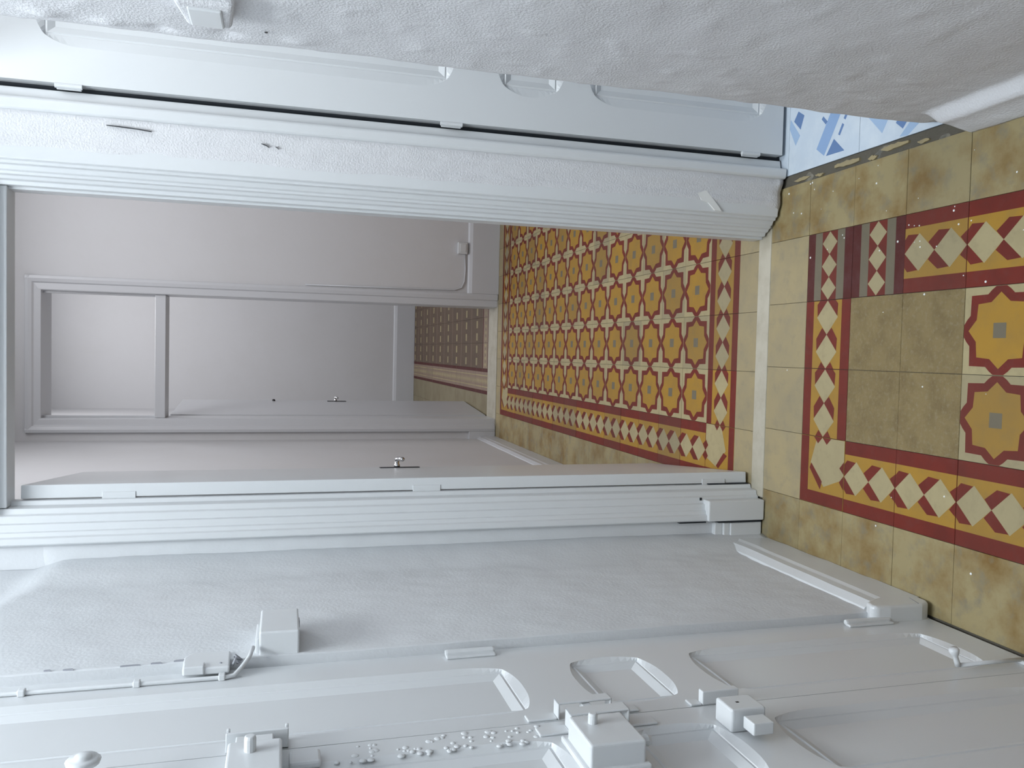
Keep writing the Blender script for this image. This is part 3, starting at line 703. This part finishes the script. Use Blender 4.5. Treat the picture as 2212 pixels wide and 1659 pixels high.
struct(wf2, 'pale grey wall at the far end of the hall around a tall doorway', 'wall')
t7 = empty('trim_7', (0, 3.72, 0)); struct(t7, 'grey painted casing with transom bar around the far doorway', 'door casing')
def cas2(x0, x1, sgn):   # plan profile, x0 outer x1 inner
    s = 1 if x1 > x0 else -1; wdt = abs(x1 - x0)
    return [(x0, 0.0), (x0, -0.022), (x0 + s * 0.02, -0.026), (x0 + s * wdt * 0.45, -0.020), (x0 + s * wdt * 0.5, -0.010), (x0 + s * wdt * 0.95, -0.006), (x1, 0.0), (x1, 0.25), (x0 + s * wdt * 0.8, 0.25), (x0 + s * wdt * 0.8, 0.0)]
casing('jamb_casing', cas2(-0.556, OX0, 1), 0.004, 3.10, WARMGLOSS, t7, 0.003)
casing('jamb_casing', cas2(0.452, OX1, -1), 0.004, 3.10, WARMGLOSS, t7, 0.003)
MB().prism([(-0.022, 3.10), (-0.026, 3.08), (-0.02, 3.06), (-0.01, 3.05), (-0.004, 3.01), (0.25, 3.01), (0.25, 3.03), (0, 3.03), (0, 3.10)], 0, -0.556, 0.452).build('head_casing', WARMGLOSS, t7, bevel=0.003)
MB().box((OX0, 0.02, 2.272), (OX1, 0.20, 2.338)).build('transom_bar', WARMGLOSS, t7, bevel=0.004)
MB().box((OX0 - 0.001, 0.05, 2.338), (OX0 + 0.014, 0.08, 3.01)).box((OX1 - 0.014, 0.05, 2.338), (OX1 + 0.001, 0.08, 3.01)).build('stop_bead', WARMGLOSS, t7, bevel=0.002)
bb2 = MB().prism([(0, 0), (-0.024, 0), (-0.024, 0.20), (-0.016, 0.222), (-0.005, 0.232), (0, 0.232)], 0, 0.452, 1.76)
bb2.v = [(x, y + 3.72, z) for x, y, z in bb2.v]
bb2 = bb2.build('baseboard_back', WARMGLOSS, None, bevel=0.002); struct(bb2, 'tall grey baseboard under the wall outlet at the far end of the hall', 'baseboard')
b4 = MB().box((-0.612, 3.698, 0.003), (-0.556, 3.722, 0.20)).build('baseboard_back', WARMGLOSS, None, bevel=0.003); struct(b4, 'short stub of grey baseboard beside the far doorway casing', 'baseboard')
th3 = MB().box((-0.56, 3.705, -0.05), (0.46, 3.965, 0.004)).build('trim_8', MARBLE, None, bevel=0.003); struct(th3, 'wide pale stone threshold in the far doorway', 'threshold')
ob = empty('wall_outlet', (0.775, 3.72, 0.275)); tag(ob, 'small white outlet box on the far wall just above the baseboard', 'outlet')
MB().box((-0.042, -0.030, -0.036), (0.042, 0.0, 0.036)).build('housing', GLOSS, ob, bevel=0.005)
MB().box((-0.030, -0.0335, -0.022), (0.030, -0.0295, 0.022)).build('cover', GLOSS, ob, bevel=0.002)
MB().tube([(-0.044, -0.008, -0.02), (-0.15, -0.008, -0.026), (-0.24, -0.008, -0.02), (-0.285, -0.008, 0.0), (-0.302, -0.008, 0.05), (-0.306, -0.008, 0.4), (-0.31, -0.008, 1.1)], 0.0045, 7).build('cable', WARMGLOSS, ob, smooth=True)

# ------------------------------------------------------------------ back room
bf = bed('floor_back', -0.72, 1.78, 3.965, 7.75, 'dim back room floor of brown tiles with small cream dashes')
for j in range(0, 19):
    yc = 3.965 + j * T + T / 2
    for i in range(-3, 6):
        xc = -0.10 + i * T + T / 2
        if i == -1: put_tile(PINKB, bf, xc, yc, -H)
        elif i < -1: put_tile(OLIVET, bf, xc, yc)
        elif j == 0: put_tile(PINKB, bf, xc, yc, 0)
        else: put_tile(DASH, bf, xc, yc, 0 if j % 2 == 1 else math.pi)
wb = MB().box((-0.85, 7.66, 0), (1.9, 7.8, 4.20)).build('wall_back_room', WARM); struct(wb, 'bare pale wall closing the dim back room', 'wall')
bb = MB().prism([(7.66, 0), (7.636, 0), (7.636, 0.21), (7.645, 0.24), (7.66, 0.25)], 0, -0.68, 1.76).build('baseboard_back_room', WARMGLOSS, None, bevel=0.002); struct(bb, 'tall grey baseboard along the bare wall of the back room', 'baseboard')
ws = MB().box((-0.85, 3.97, 0), (-0.68, 7.66, 4.20)).build('wall_back_room_left', WARM); struct(ws, 'pale wall of the back room behind its open door leaf', 'wall')
ws = MB().box((1.76, 3.97, 0), (1.9, 7.66, 4.20)).build('wall_back_room_right', WARM); struct(ws, 'pale wall on the open side of the back room', 'wall')
d5 = flush_leaf('door_5', (-0.456, 3.972, 0), -math.atan2(0.056, 0.75), 0.78, 2.268, WARMGLOSS, 'grey door leaf swung open into the back room with a dark handle plate', 1.10)
MB().lathe([(0.013, 0), (0.012, 0.008), (0.007, 0.014)], (0, 0.725, 1.585), (1, 0, 0), 12).build('lock_rosette', DARKSTEEL, d5)

# ------------------------------------------------------------------ the rest of the shell
c = MB().box((-0.85, -3.5, 3.7), (0.76, 0.30, 3.8)).build('ceiling', CEIL); struct(c, 'white ceiling of the entry hall', 'ceiling')
c = MB().box((-0.85, 0.30, 3.45), (1.9, 3.97, 3.55)).build('ceiling_hall', CEIL); struct(c, 'white ceiling of the hall', 'ceiling')
c = MB().box((-0.85, 3.72, 4.20), (1.9, 7.8, 4.30)).build('ceiling_back_room', CEIL); struct(c, 'white ceiling of the back room', 'ceiling')
c = MB().box((0.742, -1.3, 3.2), (2.05, 0.30, 3.3)).build('ceiling_side_room', CEIL); struct(c, 'white ceiling of the side room', 'ceiling')
c = MB().box((-0.85, -3.62, 0), (0.76, -3.5, 3.7)).build('wall_entry', PLASTER); struct(c, 'white wall at the street end of the entry hall', 'wall')
c = MB().box((0.74, -1.42, 0), (2.05, -1.30, 3.2)).box((1.95, -1.3, 0), (2.05, 0.3, 3.2)).build('wall_side_room', PLASTER); struct(c, 'white walls of the side room', 'wall')
